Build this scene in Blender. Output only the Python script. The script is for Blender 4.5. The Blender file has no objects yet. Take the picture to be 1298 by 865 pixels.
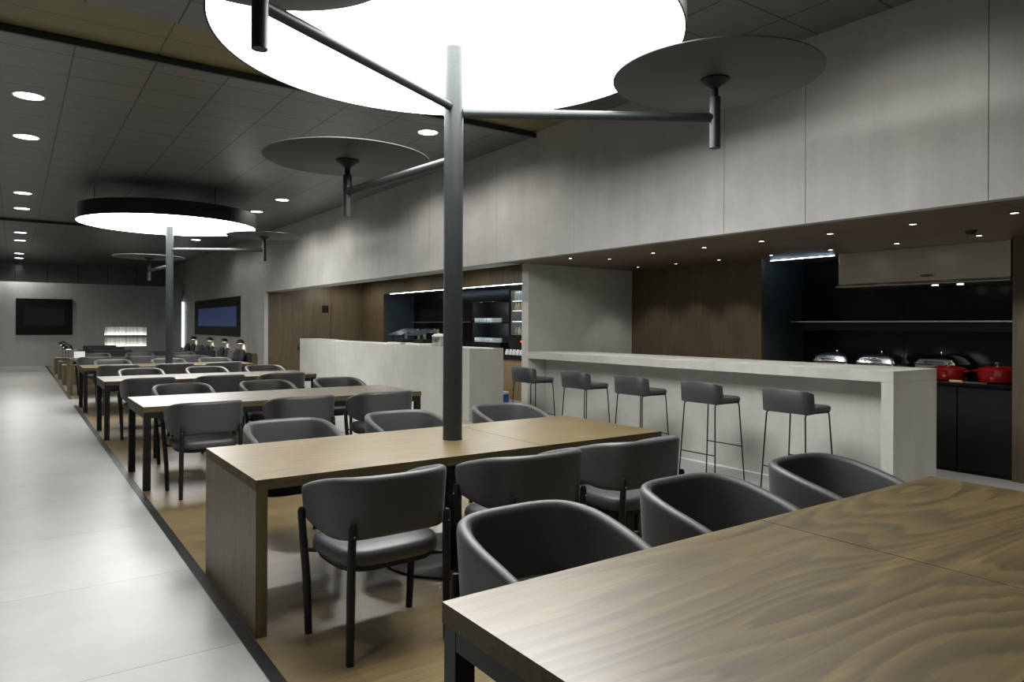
import bpy, bmesh, math, random
from mathutils import Vector, Matrix
random.seed(7)
S = bpy.context.scene
COL = S.collection
PI = math.pi

# ------------------------------------------------------------------ camera
F_PX, CY, YAW, ROLL, CAM_H = 886.68, 413.28, 0.617747, 0.0043353, 1.4859
cam_d = bpy.data.cameras.new('camera'); cam = bpy.data.objects.new('camera', cam_d); COL.objects.link(cam)
fw = Vector((math.sin(YAW), math.cos(YAW), 0)); rt = Vector((math.cos(YAW), -math.sin(YAW), 0)); up = Vector((0, 0, 1))
r3 = rt*math.cos(ROLL) + up*math.sin(ROLL); u3 = up*math.cos(ROLL) - rt*math.sin(ROLL)
cam.matrix_world = Matrix(((r3.x, u3.x, -fw.x, 0), (r3.y, u3.y, -fw.y, 0), (r3.z, u3.z, -fw.z, CAM_H), (0, 0, 0, 1)))
cam_d.sensor_width = 36; cam_d.lens = 36*F_PX/1298; cam_d.shift_y = -(432.5-CY)/1298
cam_d.clip_start = 0.05; cam_d.clip_end = 200
S.camera = cam

# ------------------------------------------------------------------ light levels, exposure
S.view_settings.view_transform = 'Standard'; S.view_settings.look = 'None'
S.view_settings.gamma = 1; S.view_settings.use_curve_mapping = False
S.view_settings.exposure = 0.2
DISC_L = 13.5         # luminous canopy discs
SPOT_AISLE = 150      # aisle downlights
SPOT_WALL = 115       # downlights beside the wall
SPOT_BAR = 17          # small soffit downlights
LED_L = 28
LAMP_W = 9
w = bpy.data.worlds.new('world'); S.world = w; w.use_nodes = True
w.node_tree.nodes['Background'].inputs[0].default_value = (0.75, 0.82, 0.9, 1)
w.node_tree.nodes['Background'].inputs[1].default_value = 0.02

# ------------------------------------------------------------------ materials
def nodes(name):
    m = bpy.data.materials.new(name); m.use_nodes = True
    nt = m.node_tree; b = nt.nodes['Principled BSDF']
    return m, nt, b
def N(nt, t, **kw):
    n = nt.nodes.new(t)
    for k, v in kw.items():
        if k in n.inputs: n.inputs[k].default_value = v
        else: setattr(n, k, v)
    return n
def coords(nt, scale=(1, 1, 1), rot=(0, 0, 0)):
    tc = N(nt, 'ShaderNodeTexCoord'); mp = N(nt, 'ShaderNodeMapping')
    mp.inputs['Scale'].default_value = scale; mp.inputs['Rotation'].default_value = rot
    nt.links.new(tc.outputs['Object'], mp.inputs[0]); return mp.outputs[0]
def ramp(nt, fac, stops):
    r = N(nt, 'ShaderNodeValToRGB'); e = r.color_ramp.elements
    while len(e) < len(stops): e.new(0.5)
    for el, (p, c) in zip(e, stops): el.position = p; el.color = (*c, 1)
    nt.links.new(fac, r.inputs[0]); return r.outputs[0]
def mix(nt, fac, a, b, mode='MIX'):
    n = N(nt, 'ShaderNodeMix', data_type='RGBA', blend_type=mode)
    for i, v in ((0, fac), (6, a), (7, b)):
        if hasattr(v, 'links') or hasattr(v, 'is_linked'): nt.links.new(v, n.inputs[i])
        else: n.inputs[i].default_value = v if i == 0 else (*v, 1)
    return n.outputs[2]
def bump(nt, b, h, strength=0.1, dist=0.002):
    n = N(nt, 'ShaderNodeBump', Strength=strength, Distance=dist)
    nt.links.new(h, n.inputs['Height']); nt.links.new(n.outputs[0], b.inputs['Normal'])
def noise(nt, vec, scale, detail=4, rough=0.55, dist=0):
    n = N(nt, 'ShaderNodeTexNoise'); n.inputs['Scale'].default_value = scale; n.inputs['Detail'].default_value = detail
    n.inputs['Roughness'].default_value = rough; n.inputs['Distortion'].default_value = dist
    nt.links.new(vec, n.inputs['Vector']); return n.outputs[0]
def plain(name, col, rough=0.5, metal=0.0, spec=0.5, grain=0.0, coat=0.0):
    m, nt, b = nodes(name)
    b.inputs['Roughness'].default_value = rough; b.inputs['Metallic'].default_value = metal
    b.inputs['Specular IOR Level'].default_value = spec
    b.inputs['Coat Weight'].default_value = coat
    v = coords(nt); f = noise(nt, v, 60, 3)
    lo = tuple(c*(1-0.12-grain) for c in col); hi = tuple(min(1, c*(1.12+grain)) for c in col)
    nt.links.new(ramp(nt, f, [(0.3, lo), (0.7, hi)]), b.inputs['Base Color'])
    return m
def glow(name, col, s):
    m, nt, b = nodes(name)
    b.inputs['Base Color'].default_value = (*col, 1); b.inputs['Emission Color'].default_value = (*col, 1)
    b.inputs['Emission Strength'].default_value = s; return m
def concrete(name, lo, hi, streak=(1, 1, 6), rough=0.55):
    m, nt, b = nodes(name)
    v = coords(nt); v2 = coords(nt, streak)
    a = noise(nt, v, 1.3, 6, 0.65, 0.4); c = noise(nt, v2, 5, 5, 0.7); g = noise(nt, v, 120, 2)
    col = ramp(nt, a, [(0.3, lo), (0.72, hi)])
    s = ramp(nt, c, [(0.35, (0.90, 0.90, 0.90)), (0.65, (1, 1, 1))])
    s2 = ramp(nt, g, [(0.35, (0.9, 0.9, 0.9)), (0.6, (1, 1, 1))])
    nt.links.new(mix(nt, 1, mix(nt, 1, col, s, 'MULTIPLY'), s2, 'MULTIPLY'), b.inputs['Base Color'])
    b.inputs['Roughness'].default_value = rough; bump(nt, b, g, 0.05, 0.001)
    return m
def wood(name, dark, mid, light, axis='X', rough=0.36, rings=True, spec=0.5, coat=0.0):
    """veneer whose grain runs along axis"""
    m, nt, b = nodes(name)
    sc = {'X': (0.17, 1, 1), 'Y': (1, 0.22, 1), 'Z': (1, 1, 0.13)}[axis]
    fs = {'X': (0.6, 26, 26), 'Y': (26, 0.6, 26), 'Z': (26, 26, 0.5)}[axis]
    v = coords(nt, sc); vf = coords(nt, fs)
    d = noise(nt, v, 1.5, 1, 0.4, 0.5)
    vj = coords(nt, {'X': (1.2, 22, 22), 'Y': (22, 1.2, 22), 'Z': (22, 22, 1.0)}[axis]); jit = noise(nt, vj, 1.5, 3)
    ja = N(nt, 'ShaderNodeMath', operation='MULTIPLY_ADD'); nt.links.new(jit, ja.inputs[0]); ja.inputs[1].default_value = 0.035; nt.links.new(d, ja.inputs[2])
    add = N(nt, 'ShaderNodeMath', operation='MULTIPLY'); nt.links.new(ja.outputs[0], add.inputs[0]); add.inputs[1].default_value = 26 if rings else 8
    mr = N(nt, 'ShaderNodeMath', operation='FRACT'); nt.links.new(add.outputs[0], mr.inputs[0])
    f = noise(nt, vf, 3.0, 5, 0.7)
    big = noise(nt, v, 0.9, 2)
    base = ramp(nt, mr.outputs[0], [(0.0, light), (0.55, mid), (0.86, dark), (1.0, light)])
    soft = ramp(nt, big, [(0.3, tuple(0.7*c+0.3*d_ for c, d_ in zip(mid, light))), (0.7, tuple(0.45*c+0.55*d_ for c, d_ in zip(mid, light)))])
    vs = coords(nt, {'X': (0.5, 9, 9), 'Y': (9, 0.5, 9), 'Z': (9, 9, 0.4)}[axis]); st = noise(nt, vs, 1.6, 5, 0.65, 0.8)
    strk = ramp(nt, st, [(0.28, dark), (0.5, mid), (0.74, light)])
    col = mix(nt, 0.5 if rings else 0.4, mix(nt, 0.25, base, soft), strk)
    fine = ramp(nt, f, [(0.36, (0.74, 0.72, 0.70)), (0.62, (1, 1, 1))])
    nt.links.new(mix(nt, 1, col, fine, 'MULTIPLY'), b.inputs['Base Color'])
    b.inputs['Roughness'].default_value = rough; b.inputs['Specular IOR Level'].default_value = spec
    b.inputs['Coat Weight'].default_value = coat; b.inputs['Coat Roughness'].default_value = rough; b.inputs['Coat IOR'].default_value = 1.75
    bump(nt, b, f, 0.03, 0.001)
    return m
def tiles(name, bw, bh, lo, hi, mortar, msize, rough, rot=0.0, off=(0, 0, 0), offset=0.0, streak=(1, 1, 1), metal=0.0):
    m, nt, b = nodes(name)
    tc = N(nt, 'ShaderNodeTexCoord'); mp = N(nt, 'ShaderNodeMapping')
    mp.inputs['Rotation'].default_value = (0, 0, rot); mp.inputs['Location'].default_value = off
    nt.links.new(tc.outputs['Object'], mp.inputs[0])
    br = N(nt, 'ShaderNodeTexBrick'); br.offset = offset; br.squash = 1
    br.inputs['Scale'].default_value = 1; br.inputs['Brick Width'].default_value = bw; br.inputs['Row Height'].default_value = bh
    br.inputs['Mortar Size'].default_value = msize; br.inputs['Mortar Smooth'].default_value = 0.1
    br.inputs['Color1'].default_value = (0.93, 0.93, 0.93, 1); br.inputs['Color2'].default_value = (1, 1, 1, 1)
    br.inputs['Mortar'].default_value = (*[c for c in mortar], 1)
    nt.links.new(mp.outputs[0], br.inputs['Vector'])
    v2 = coords(nt, streak)
    a = noise(nt, v2, 1.5, 6, 0.65, 0.3)
    col = mix(nt, 1, ramp(nt, a, [(0.3, lo), (0.7, hi)]), br.outputs['Color'], 'MULTIPLY')
    nt.links.new(col, b.inputs['Base Color'])
    b.inputs['Roughness'].default_value = rough; b.inputs['Metallic'].default_value = metal
    return m

M = {}
M['stone'] = tiles('stone_floor', 1.2, 1.2, (0.285, 0.291, 0.285), (0.365, 0.371, 0.365), (0.45, 0.45, 0.45), 0.003, 0.33, off=(0.33, 0.2, 0))
M['plank'] = None
M['concrete'] = concrete('wall_stone', (0.36, 0.36, 0.345), (0.47, 0.47, 0.45), (1, 1, 0.08))
M['concrete_x'] = concrete('counter_stone', (0.44, 0.445, 0.405), (0.55, 0.555, 0.51), (1, 1, 0.15), 0.4)
M['teal'] = concrete('end_wall_stone', (0.36, 0.39, 0.38), (0.46, 0.49, 0.48), (1, 1, 0.1))
M['walnut'] = wood('walnut_veneer', (0.030, 0.020, 0.006), (0.098, 0.068, 0.020), (0.25, 0.182, 0.062), 'X', 0.38, spec=0.2, coat=1.0)
M['walnut_e'] = wood('walnut_edge', (0.05, 0.038, 0.017), (0.085, 0.066, 0.030), (0.12, 0.095, 0.046), 'X', 0.6, spec=0.25)
M['walnut_v'] = wood('walnut_upright', (0.060, 0.048, 0.020), (0.105, 0.084, 0.036), (0.155, 0.124, 0.056), 'Z', 0.42)
M['oak_light'] = wood('oak_front', (0.22, 0.15, 0.075), (0.29, 0.20, 0.10), (0.36, 0.26, 0.14), 'Z', 0.45)
M['panel'] = wood('brown_wall_veneer', (0.078, 0.057, 0.032), (0.105, 0.078, 0.044), (0.135, 0.100, 0.058), 'Z', 0.42, rings=False)
M['soffit'] = wood('soffit_veneer', (0.11, 0.080, 0.053), (0.135, 0.099, 0.066), (0.16, 0.12, 0.08), 'Y', 0.45, rings=False)
M['black'] = plain('black_metal', (0.009, 0.009, 0.010), 0.45, 0.0, 0.28)
M['pole'] = plain('dark_green_grey_metal', (0.030, 0.036, 0.036), 0.42, 0.4)
M['disc'] = plain('grey_disc_metal', (0.06, 0.06, 0.058), 0.5, 0.2)
M['fabric'] = plain('charcoal_leatherette', (0.028, 0.030, 0.031), 0.54, 0, 0.8, 0.0)
M['fabric'].node_tree.nodes['Principled BSDF'].inputs['Sheen Weight'].default_value = 0.08
M['fabric'].node_tree.nodes['Principled BSDF'].inputs['Sheen Roughness'].default_value = 0.4
M['fabric2'] = plain('stool_leatherette', (0.034, 0.036, 0.038), 0.45, 0, 0.5, 0.0)
M['sofa'] = plain('dark_sofa_fabric', (0.03, 0.034, 0.036), 0.8, 0, 0.3, 0.1)
M['cush_b'] = plain('slate_cushion', (0.05, 0.065, 0.075), 0.85)
M['cush_l'] = plain('pale_cushion', (0.2, 0.2, 0.19), 0.85)
M['steel'] = plain('brushed_steel', (0.55, 0.54, 0.51), 0.28, 1.0)
M['hood'] = plain('hood_steel', (0.55, 0.51, 0.45), 0.33, 1.0, 0.5, -0.1)
M['chrome'] = plain('polished_steel', (0.8, 0.82, 0.84), 0.22, 1.0)
M['niche'] = concrete('blue_black_slate', (0.045, 0.062, 0.072), (0.065, 0.086, 0.098), (1, 1, 1), 0.30)
M['gloss'] = plain('gloss_black_glass', (0.006, 0.007, 0.008), 0.14)
M['splash'] = plain('satin_black_backsplash', (0.006, 0.007, 0.008), 0.22, 0, 0.22)
M['cab'] = plain('matt_black_cabinet', (0.008, 0.0085, 0.009), 0.45, 0, 0.25)
M['red'] = plain('red_enamel', (0.23, 0.007, 0.008), 0.16, 0, 0.5, 0, 0.6)
M['brass'] = plain('brass_knob', (0.75, 0.48, 0.22), 0.3, 1.0)
M['white'] = plain('white_ceramic', (0.8, 0.8, 0.78), 0.3)
M['lampblack'] = plain('lamp_black', (0.012, 0.012, 0.012), 0.4)
M['screen'] = plain('dark_screen', (0.010, 0.010, 0.010), 0.35, 0, 0.2)
M['frame'] = plain('black_frame', (0.006, 0.006, 0.006), 0.55, 0, 0.15)
M['blue_screen'] = glow('blue_screen', (0.030, 0.055, 0.16), 0.22)
M['disc_light'] = glow('opal_diffuser', (1.0, 1.0, 0.985), DISC_L)
M['down'] = glow('downlight_lens', (1, 0.98, 0.94), 9)
M['down2'] = glow('small_downlight_lens', (1, 0.97, 0.93), 9)
M['led'] = glow('cool_led', (0.62, 0.82, 1.0), LED_L)
M['tumbler'] = plain('brightened_tumbler_glass', (0.72, 0.82, 0.85), 0.08)  # whitish base colour stands in for light caught by the glasses
M['tumbler'].node_tree.nodes['Principled BSDF'].inputs['Transmission Weight'].default_value = 0.35
M['hoodglass'] = plain('painted_reflection_glass', (0.05, 0.07, 0.095), 0.1)  # blue-grey reflection on the slanted glass put into its base colour
M['led2'] = glow('niche_led', (1.0, 0.98, 0.92), 4.5)
M['strip'] = glow('white_strip_light', (0.85, 0.93, 1.0), 4)
M['bulb'] = glow('lamp_bulb', (1.0, 0.9, 0.7), 3)
M['trimw'] = plain('white_trim', (0.75, 0.75, 0.73), 0.4)
M['blue'] = plain('blue_plastic', (0.03, 0.12, 0.5), 0.4)
M['lowceil'] = plain('dark_slot', (0.01, 0.01, 0.01), 0.7)
M['mortar'] = plain('joint_line', (0.10, 0.10, 0.095), 0.8)
M['board_w'] = plain('beech_handle', (0.6, 0.45, 0.25), 0.5)
for k, c in (('yellow', (0.75, 0.6, 0.08)), ('pink', (0.7, 0.12, 0.2)), ('green', (0.1, 0.35, 0.14)), ('amber', (0.5, 0.3, 0.1)), ('paleblue', (0.35, 0.5, 0.8)), ('cream', (0.85, 0.8, 0.65))):
    M[k] = plain(k+'_drink', c, 0.35)
M['red_led'] = glow('red_button', (1.0, 0.06, 0.02), 2.5); M['blue_led'] = glow('blue_button', (0.08, 0.2, 1.0), 3)
M['fridge_in'] = glow('fridge_lamp', (0.9, 0.95, 1.0), 4)

def make_plank():
    m, nt, b = nodes('oak_plank_floor')
    tc = N(nt, 'ShaderNodeTexCoord')
    mp = N(nt, 'ShaderNodeMapping'); nt.links.new(tc.outputs['Object'], mp.inputs[0])
    br = N(nt, 'ShaderNodeTexBrick'); br.offset = 0.37
    for k, v in (('Scale', 1), ('Brick Width', 1.9), ('Row Height', 0.19), ('Mortar Size', 0.0012)): br.inputs[k].default_value = v
    br.inputs['Color1'].default_value = (0.78, 0.78, 0.78, 1); br.inputs['Color2'].default_value = (1.1, 1.06, 1.0, 1)
    br.inputs['Mortar'].default_value = (0.35, 0.35, 0.35, 1)
    nt.links.new(mp.outputs[0], br.inputs['Vector'])
    v = coords(nt, (0.7, 14, 14)); f = noise(nt, v, 3, 6, 0.7, 0.5)
    col = ramp(nt, f, [(0.3, (0.13, 0.095, 0.045)), (0.55, (0.21, 0.155, 0.075)), (0.75, (0.29, 0.22, 0.115))])
    nt.links.new(mix(nt, 1, col, br.outputs['Color'], 'MULTIPLY'), b.inputs['Base Color'])
    b.inputs['Roughness'].default_value = 0.3
    b.inputs['Coat Weight'].default_value = 0.55; b.inputs['Coat Roughness'].default_value = 0.3; b.inputs['Coat IOR'].default_value = 1.65
    bump(nt, b, f, 0.03, 0.001)
    return m
M['plank'] = make_plank()
M['ceil'] = tiles('ceiling_metal_panels', 0.64, 0.60, (0.15, 0.147, 0.143), (0.19, 0.187, 0.18), (0.12, 0.12, 0.12), 0.007, 0.40, off=(0.22, 0.35, 0), streak=(0.6, 9, 1), metal=0.35)
M['olive'] = tiles('olive_ceiling_panels', 1.28, 0.45, (0.18, 0.16, 0.07), (0.23, 0.205, 0.095), (0.3, 0.3, 0.3), 0.006, 0.5, off=(0.22, 0.1, 0))
M['clere'] = tiles('dark_reflecting_glass', 1.05, 2.0, (0.13, 0.14, 0.135), (0.17, 0.18, 0.175), (0.3, 0.3, 0.3), 0.012, 0.12)
def make_glass():
    m, nt, b = nodes('clear_glass')
    b.inputs['Base Color'].default_value = (0.9, 0.95, 0.97, 1); b.inputs['Roughness'].default_value = 0.03
    b.inputs['Transmission Weight'].default_value = 0.9; b.inputs['IOR'].default_value = 1.3
    return m
M['glass'] = make_glass()
m, nt, b = nodes('slatted_niche_back')
v = coords(nt, (14, 1, 0.3)); f = noise(nt, v, 1.2, 2)
nt.links.new(ramp(nt, f, [(0.4, (0.55, 0.54, 0.5)), (0.6, (0.85, 0.84, 0.8))]), b.inputs['Base Color']); M['slat'] = m

# ------------------------------------------------------------------ mesh helpers
def add_box(bm, x0, x1, y0, y1, z0, z1):
    vs = [bm.verts.new((x, y, z)) for z in (z0, z1) for y in (y0, y1) for x in (x0, x1)]
    for f in ((0, 2, 3, 1), (4, 5, 7, 6), (0, 1, 5, 4), (2, 6, 7, 3), (0, 4, 6, 2), (1, 3, 7, 5)):
        bm.faces.new([vs[i] for i in f])
def frame_of(d):
    d = d.normalized(); a = Vector((0, 0, 1)) if abs(d.z) < 0.9 else Vector((1, 0, 0))
    x = d.cross(a).normalized(); return x, d.cross(x).normalized()
def add_tube(bm, pts, r, seg=12, caps=True, closed=False):
    pts = [Vector(p) for p in pts]; rs = r if isinstance(r, (list, tuple)) else [r]*len(pts)
    rings = []; n = len(pts); prev = None
    for i, p in enumerate(pts):
        if closed: d = pts[(i+1) % n]-pts[i-1]
        else: d = pts[min(i+1, n-1)]-pts[max(i-1, 0)]
        x, y = frame_of(d)
        if prev is not None:
            x = (prev - d.normalized()*prev.dot(d.normalized())).normalized(); y = d.normalized().cross(x)
        prev = x
        rings.append([bm.verts.new(p+(x*math.cos(t)+y*math.sin(t))*rs[i]) for t in [2*PI*k/seg for k in range(seg)]])
    m = n if closed else n-1
    for i in range(m):
        a, b_ = rings[i], rings[(i+1) % n]
        for k in range(seg): bm.faces.new((a[k], a[(k+1) % seg], b_[(k+1) % seg], b_[k]))
    if caps and not closed:
        bm.faces.new(rings[0][::-1]); bm.faces.new(rings[-1])
def add_lathe(bm, prof, c=(0, 0, 0), seg=32, sx=1.0, sy=1.0):
    rings = []
    for r, z in prof:
        if r < 1e-6: rings.append([bm.verts.new((c[0], c[1], c[2]+z))])
        else: rings.append([bm.verts.new((c[0]+r*sx*math.cos(2*PI*k/seg), c[1]+r*sy*math.sin(2*PI*k/seg), c[2]+z)) for k in range(seg)])
    for a, b_ in zip(rings[:-1], rings[1:]):
        for k in range(seg):
            k2 = (k+1) % seg
            if len(a) == 1 and len(b_) == 1: continue
            if len(a) == 1: bm.faces.new((a[0], b_[k2], b_[k]))
            elif len(b_) == 1: bm.faces.new((a[k], a[k2], b_[0]))
            else: bm.faces.new((a[k], a[k2], b_[k2], b_[k]))
    if len(rings[0]) > 1: bm.faces.new(rings[0][::-1])
    if len(rings[-1]) > 1: bm.faces.new(rings[-1])
def add_prism(bm, poly, axis, a, b_):
    """extrude 2-D polygon along axis between a and b"""
    def P(p, t):
        return {'X': (t, p[0], p[1]), 'Y': (p[0], t, p[1]), 'Z': (p[0], p[1], t)}[axis]
    r0 = [bm.verts.new(P(p, a)) for p in poly]; r1 = [bm.verts.new(P(p, b_)) for p in poly]
    n = len(poly); bm.faces.new(r0[::-1]); bm.faces.new(r1)
    for k in range(n): bm.faces.new((r0[k], r0[(k+1) % n], r1[(k+1) % n], r1[k]))
def rounded_rect(w_, d_, r, seg=6, cx=0, cy=0):
    out = []
    for sx, sy, a0 in ((1, 1, 0), (-1, 1, PI/2), (-1, -1, PI), (1, -1, 1.5*PI)):
        for k in range(seg+1):
            a = a0+PI/2*k/seg
            out.append((cx+sx*(w_/2-r)+r*math.cos(a), cy+sy*(d_/2-r)+r*math.sin(a)))
    return out
def obj(name, bm, mat, parent=None, loc=(0, 0, 0), bevel=0.0, smooth=35, subsurf=0):
    bmesh.ops.recalc_face_normals(bm, faces=bm.faces)
    th = math.radians(smooth)
    for f in bm.faces: f.smooth = True
    for e in bm.edges:
        if len(e.link_faces) == 2 and e.calc_face_angle(0) > th: e.smooth = False
    me = bpy.data.meshes.new(name); bm.to_mesh(me); bm.free()
    for m_ in (mat if isinstance(mat, (list, tuple)) else [mat]): me.materials.append(m_)
    o = bpy.data.objects.new(name, me); COL.objects.link(o); o.location = loc
    if parent is not None: o.parent = parent
    if bevel:
        md = o.modifiers.new('bevel', 'BEVEL'); md.width = bevel; md.segments = 2; md.limit_method = 'ANGLE'
    if subsurf:
        md = o.modifiers.new('sub', 'SUBSURF'); md.levels = subsurf; md.render_levels = subsurf
    return o
def bx(name, dims, mat, parent=None, bevel=0.0, loc=(0, 0, 0)):
    bm = bmesh.new()
    for d in (dims if isinstance(dims[0], (list, tuple)) else [dims]): add_box(bm, *d)
    return obj(name, bm, mat, parent, loc, bevel)
def tube(name, pts, r, mat, parent=None, seg=12, closed=False):
    bm = bmesh.new(); add_tube(bm, pts, r, seg, True, closed); return obj(name, bm, mat, parent)
def lathe(name, prof, mat, parent=None, c=(0, 0, 0), seg=32, loc=(0, 0, 0), sx=1, sy=1):
    bm = bmesh.new(); add_lathe(bm, prof, c, seg, sx, sy); return obj(name, bm, mat, parent, loc)
def tag(o, label=None, cat=None, group=None, kind=None):
    if label: o['label'] = label
    if cat: o['category'] = cat
    if group: o['group'] = group
    if kind: o['kind'] = kind
    return o
def thing(name, label, cat, loc=(0, 0, 0), rz=0.0, group=None):
    o = bpy.data.objects.new(name, None); COL.objects.link(o); o.location = loc; o.rotation_euler = (0, 0, rz)
    o.empty_display_size = 0.1
    return tag(o, label, cat, group)
def struct(name, dims, mat, bevel=0.0):
    return tag(bx(name, dims, mat, None, bevel), kind='structure')
CH = {}
def kids(o): return [c for c in bpy.data.objects if c.parent == o]
def dup(root, loc, rz=None, label=None):
    r = root.copy(); COL.objects.link(r); r.location = loc
    if rz is not None: r.rotation_euler = (0, 0, rz)
    if label: r['label'] = label
    if root not in CH: CH[root] = [(c, kids(c)) for c in kids(root)]
    for c, gs in CH[root]:
        c2 = c.copy(); COL.objects.link(c2); c2.parent = r
        for g in gs:
            g2 = g.copy(); COL.objects.link(g2); g2.parent = c2
    return r
def spot(parent, loc, power, size, blend=0.6, col=(1, 0.965, 0.9), rad=0.06, name='lamp_beam'):
    l = bpy.data.lights.new(name, 'SPOT'); l.energy = power; l.spot_size = size; l.spot_blend = blend; l.color = col; l.shadow_soft_size = rad
    o = bpy.data.objects.new(name, l); COL.objects.link(o); o.location = loc
    if parent is not None: o.parent = parent
    return o

# ------------------------------------------------------------------ dimensions
ZC, ZS = 3.905, 2.355          # ceiling, soffit
WX = 5.40                      # plane of the upper right wall
BX = 5.84                      # bar front, partition front
PX = 7.86                      # brown panels beside the kitchen
RX = 8.17                      # back of the buffet recess
YE, YG = 29.75, 33.6            # end wall, glass above it

# ------------------------------------------------------------------ setting
struct('floor', [(-4.5, 0.871, -4, 34.1, -0.12, 0), (3.72, 9.4, -4, 34.1, -0.12, 0), (0.871, 3.72, 15.0, 16.3, -0.12, 0)], M['stone'])
tag(bx('floor_wood', [(0.928, 3.70, -4, 15.0, -0.12, 0), (0.928, 3.70, 16.3, 34.1, -0.12, 0)], M['plank']), kind='structure')
struct('trim_1', [(0.871, 0.928, -4, 15.0, -0.12, 0.002), (0.871, 0.928, 16.3, 28.8, -0.12, 0.002), (3.70, 3.72, -4, 15.0, -0.12, 0.001), (3.70, 3.72, 16.3, 28.8, -0.12, 0.001)], M['black'])
# ceiling with its two raised slots
struct('ceiling', [(-4.5, WX, -4, 6.15, ZC, ZC+0.06), (-4.5, WX, 7.12, 19.4, ZC, ZC+0.06), (-4.5, WX, 20.1, 34.1, ZC, ZC+0.06)], M['ceil'])
struct('ceiling_slot', [(-4.5, WX, 5.9, 7.13, ZC+0.05, ZC+0.08), (-4.5, WX, 19.3, 20.15, ZC+0.05, ZC+0.08)], M['olive'])
struct('trim_2', [(-4.5, WX, 7.085, 7.119, ZC-0.02, ZC+0.03), (-4.5, WX, 20.065, 20.099, ZC-0.02, ZC+0.03)], M['pole'])
# right wall: bulkhead over bar and buffet, full wall beyond
seams = [-1.5, 0.3, 2.007, 3.361, 4.186, 6.339, 7.974, 9.9, 11.8, 13.7, 15.6, 17.5, 18.97]
rw = []
for a, b_ in zip([-4]+seams[:-1], seams):
    rw.append((WX, WX+0.10, a+0.0025, b_-0.0025, ZS, ZC+0.05))
struct('wall_right', rw, M['concrete'])
struct('trim_3', [(WX+0.012, WX+0.1, -4, 18.97, ZS+0.002, ZC)], M['mortar'])
struct('wall_right_far', [(WX, WX+0.10, 18.97, 22.0-0.003, 0, ZC+0.05), (WX, WX+0.10, 22.0, 25.0-0.003, 0, ZC+0.05), (WX, WX+0.10, 25.0, 34.1, 0, ZC+0.05)], M['concrete'])
struct('wall_soffit', [(WX+0.1, 5.80, 7.98, 18.97, ZS, ZS+0.5)], M['concrete'])
struct('ceiling_bar', [(WX+0.1, PX+0.02, -4, 2.0, ZS, ZS+0.05), (WX+0.1, PX+0.02, 2.006, 4.5, ZS, ZS+0.05), (WX+0.1, PX+0.02, 4.506, 7.83, ZS, ZS+0.05), (PX+0.02, 9.3, -4, 7.83, ZS, ZS+0.05)], M['soffit'])
struct('ceiling_buffet', (5.80, 9.3, 7.98, 18.97, ZS+0.48, ZS+0.53), M['soffit'])
struct('wall_partition', (BX, 9.3, 7.83, 7.98, 0, ZS+0.01), M['concrete_x'])
# brown panels around the kitchen
pan = []
for k in range(4):
    a = 5.50+(7.83-5.50)*k/4; pan.append((PX, PX+0.06, a+0.001, a+(7.83-5.50)/4-0.001, 0, ZS))
struct('wall_brown', pan, M['panel'])
struct('wall_brown_pier', [(PX, PX+1.4, 1.5, 2.71, 0, ZS), (PX, PX+0.06, -4, 1.5, 0, ZS)], M['panel'])
struct('wall_kitchen', [(8.80, 8.86, 4.17, 5.56, 0, ZS), (8.80, 8.86, 2.71, 4.165, 0, ZS)], M['splash'])
struct('wall_kitchen_side', (PX+0.06, 8.80, 5.50, 5.56, 0, ZS), M['niche'])
# buffet recess
struct('wall_recess', [(WX+0.1, 7.235, 18.97, 19.05, 0, ZS+0.5), (7.245, RX+0.02, 18.97, 19.05, 0, ZS+0.5), (RX, RX+0.06, 17.54, 18.97, 0, ZS+0.5), (RX, RX+0.06, 7.98, 17.54, 2.34, ZS+0.5)], M['panel'])
struct('wall_buffet_back', (9.10, 9.16, 7.98, 17.6, 0, 2.4), M['splash'])
struct('wall_buffet', [(RX+0.06, 9.10, 17.54, 17.6, 0, 2.4), (RX+0.06, 9.10, 7.98, 17.54, 2.34, 2.4)], M['niche'])
# end wall with two lit niches
struct('wall_back', [(-4.5, 2.70, YE, YE+0.3, 0, 2.944), (4.09, 5.31, YE, YE+0.3, 0, 2.944), (2.70, 4.09, YE, YE+0.3, 1.382, 2.944), (2.70, 4.09, YE, YE+0.3, 0.975, 1.088), (2.70, 4.09, YE, YE+0.3, 0, 0.666)], M['teal'])
struct('wall_clerestory', (-4.5, WX, YG, YG+0.05, 0, ZC), M['clere'])
struct('wall_left', (-4.6, -4.5, -4, 34.1, 0, ZC+0.3), M['concrete'])
struct('wall_front', (-4.6, 9.4, -4.1, -4, 0, ZC+0.3), M['panel'])
struct('wall_outer', (9.3, 9.4, -4, 19, 0, 3.0), M['panel'])
for nm, z0, z1 in (('upper', 1.088, 1.382), ('lower', 0.666, 0.975)):
    t = thing('lit_wall_niche', f'{nm} of the two bright slot niches in the far end wall', 'niche', (3.395, YE, z0), 0, 'lit slot niches in the end wall')
    bx('back_panel', (-0.695, 0.695, 0.20, 0.22, 0.0, z1-z0), M['slat'], t)
    bx('light_strip', (-0.68, 0.68, 0.10, 0.16, 0.0, 0.02), M['led2'], t)
t = tag(bx('strip_light', (5.325, 5.385, YE+0.05, YE+0.12, 0.6, 2.36), M['strip']), 'tall thin glowing strip light in the far right corner', 'light')

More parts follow.
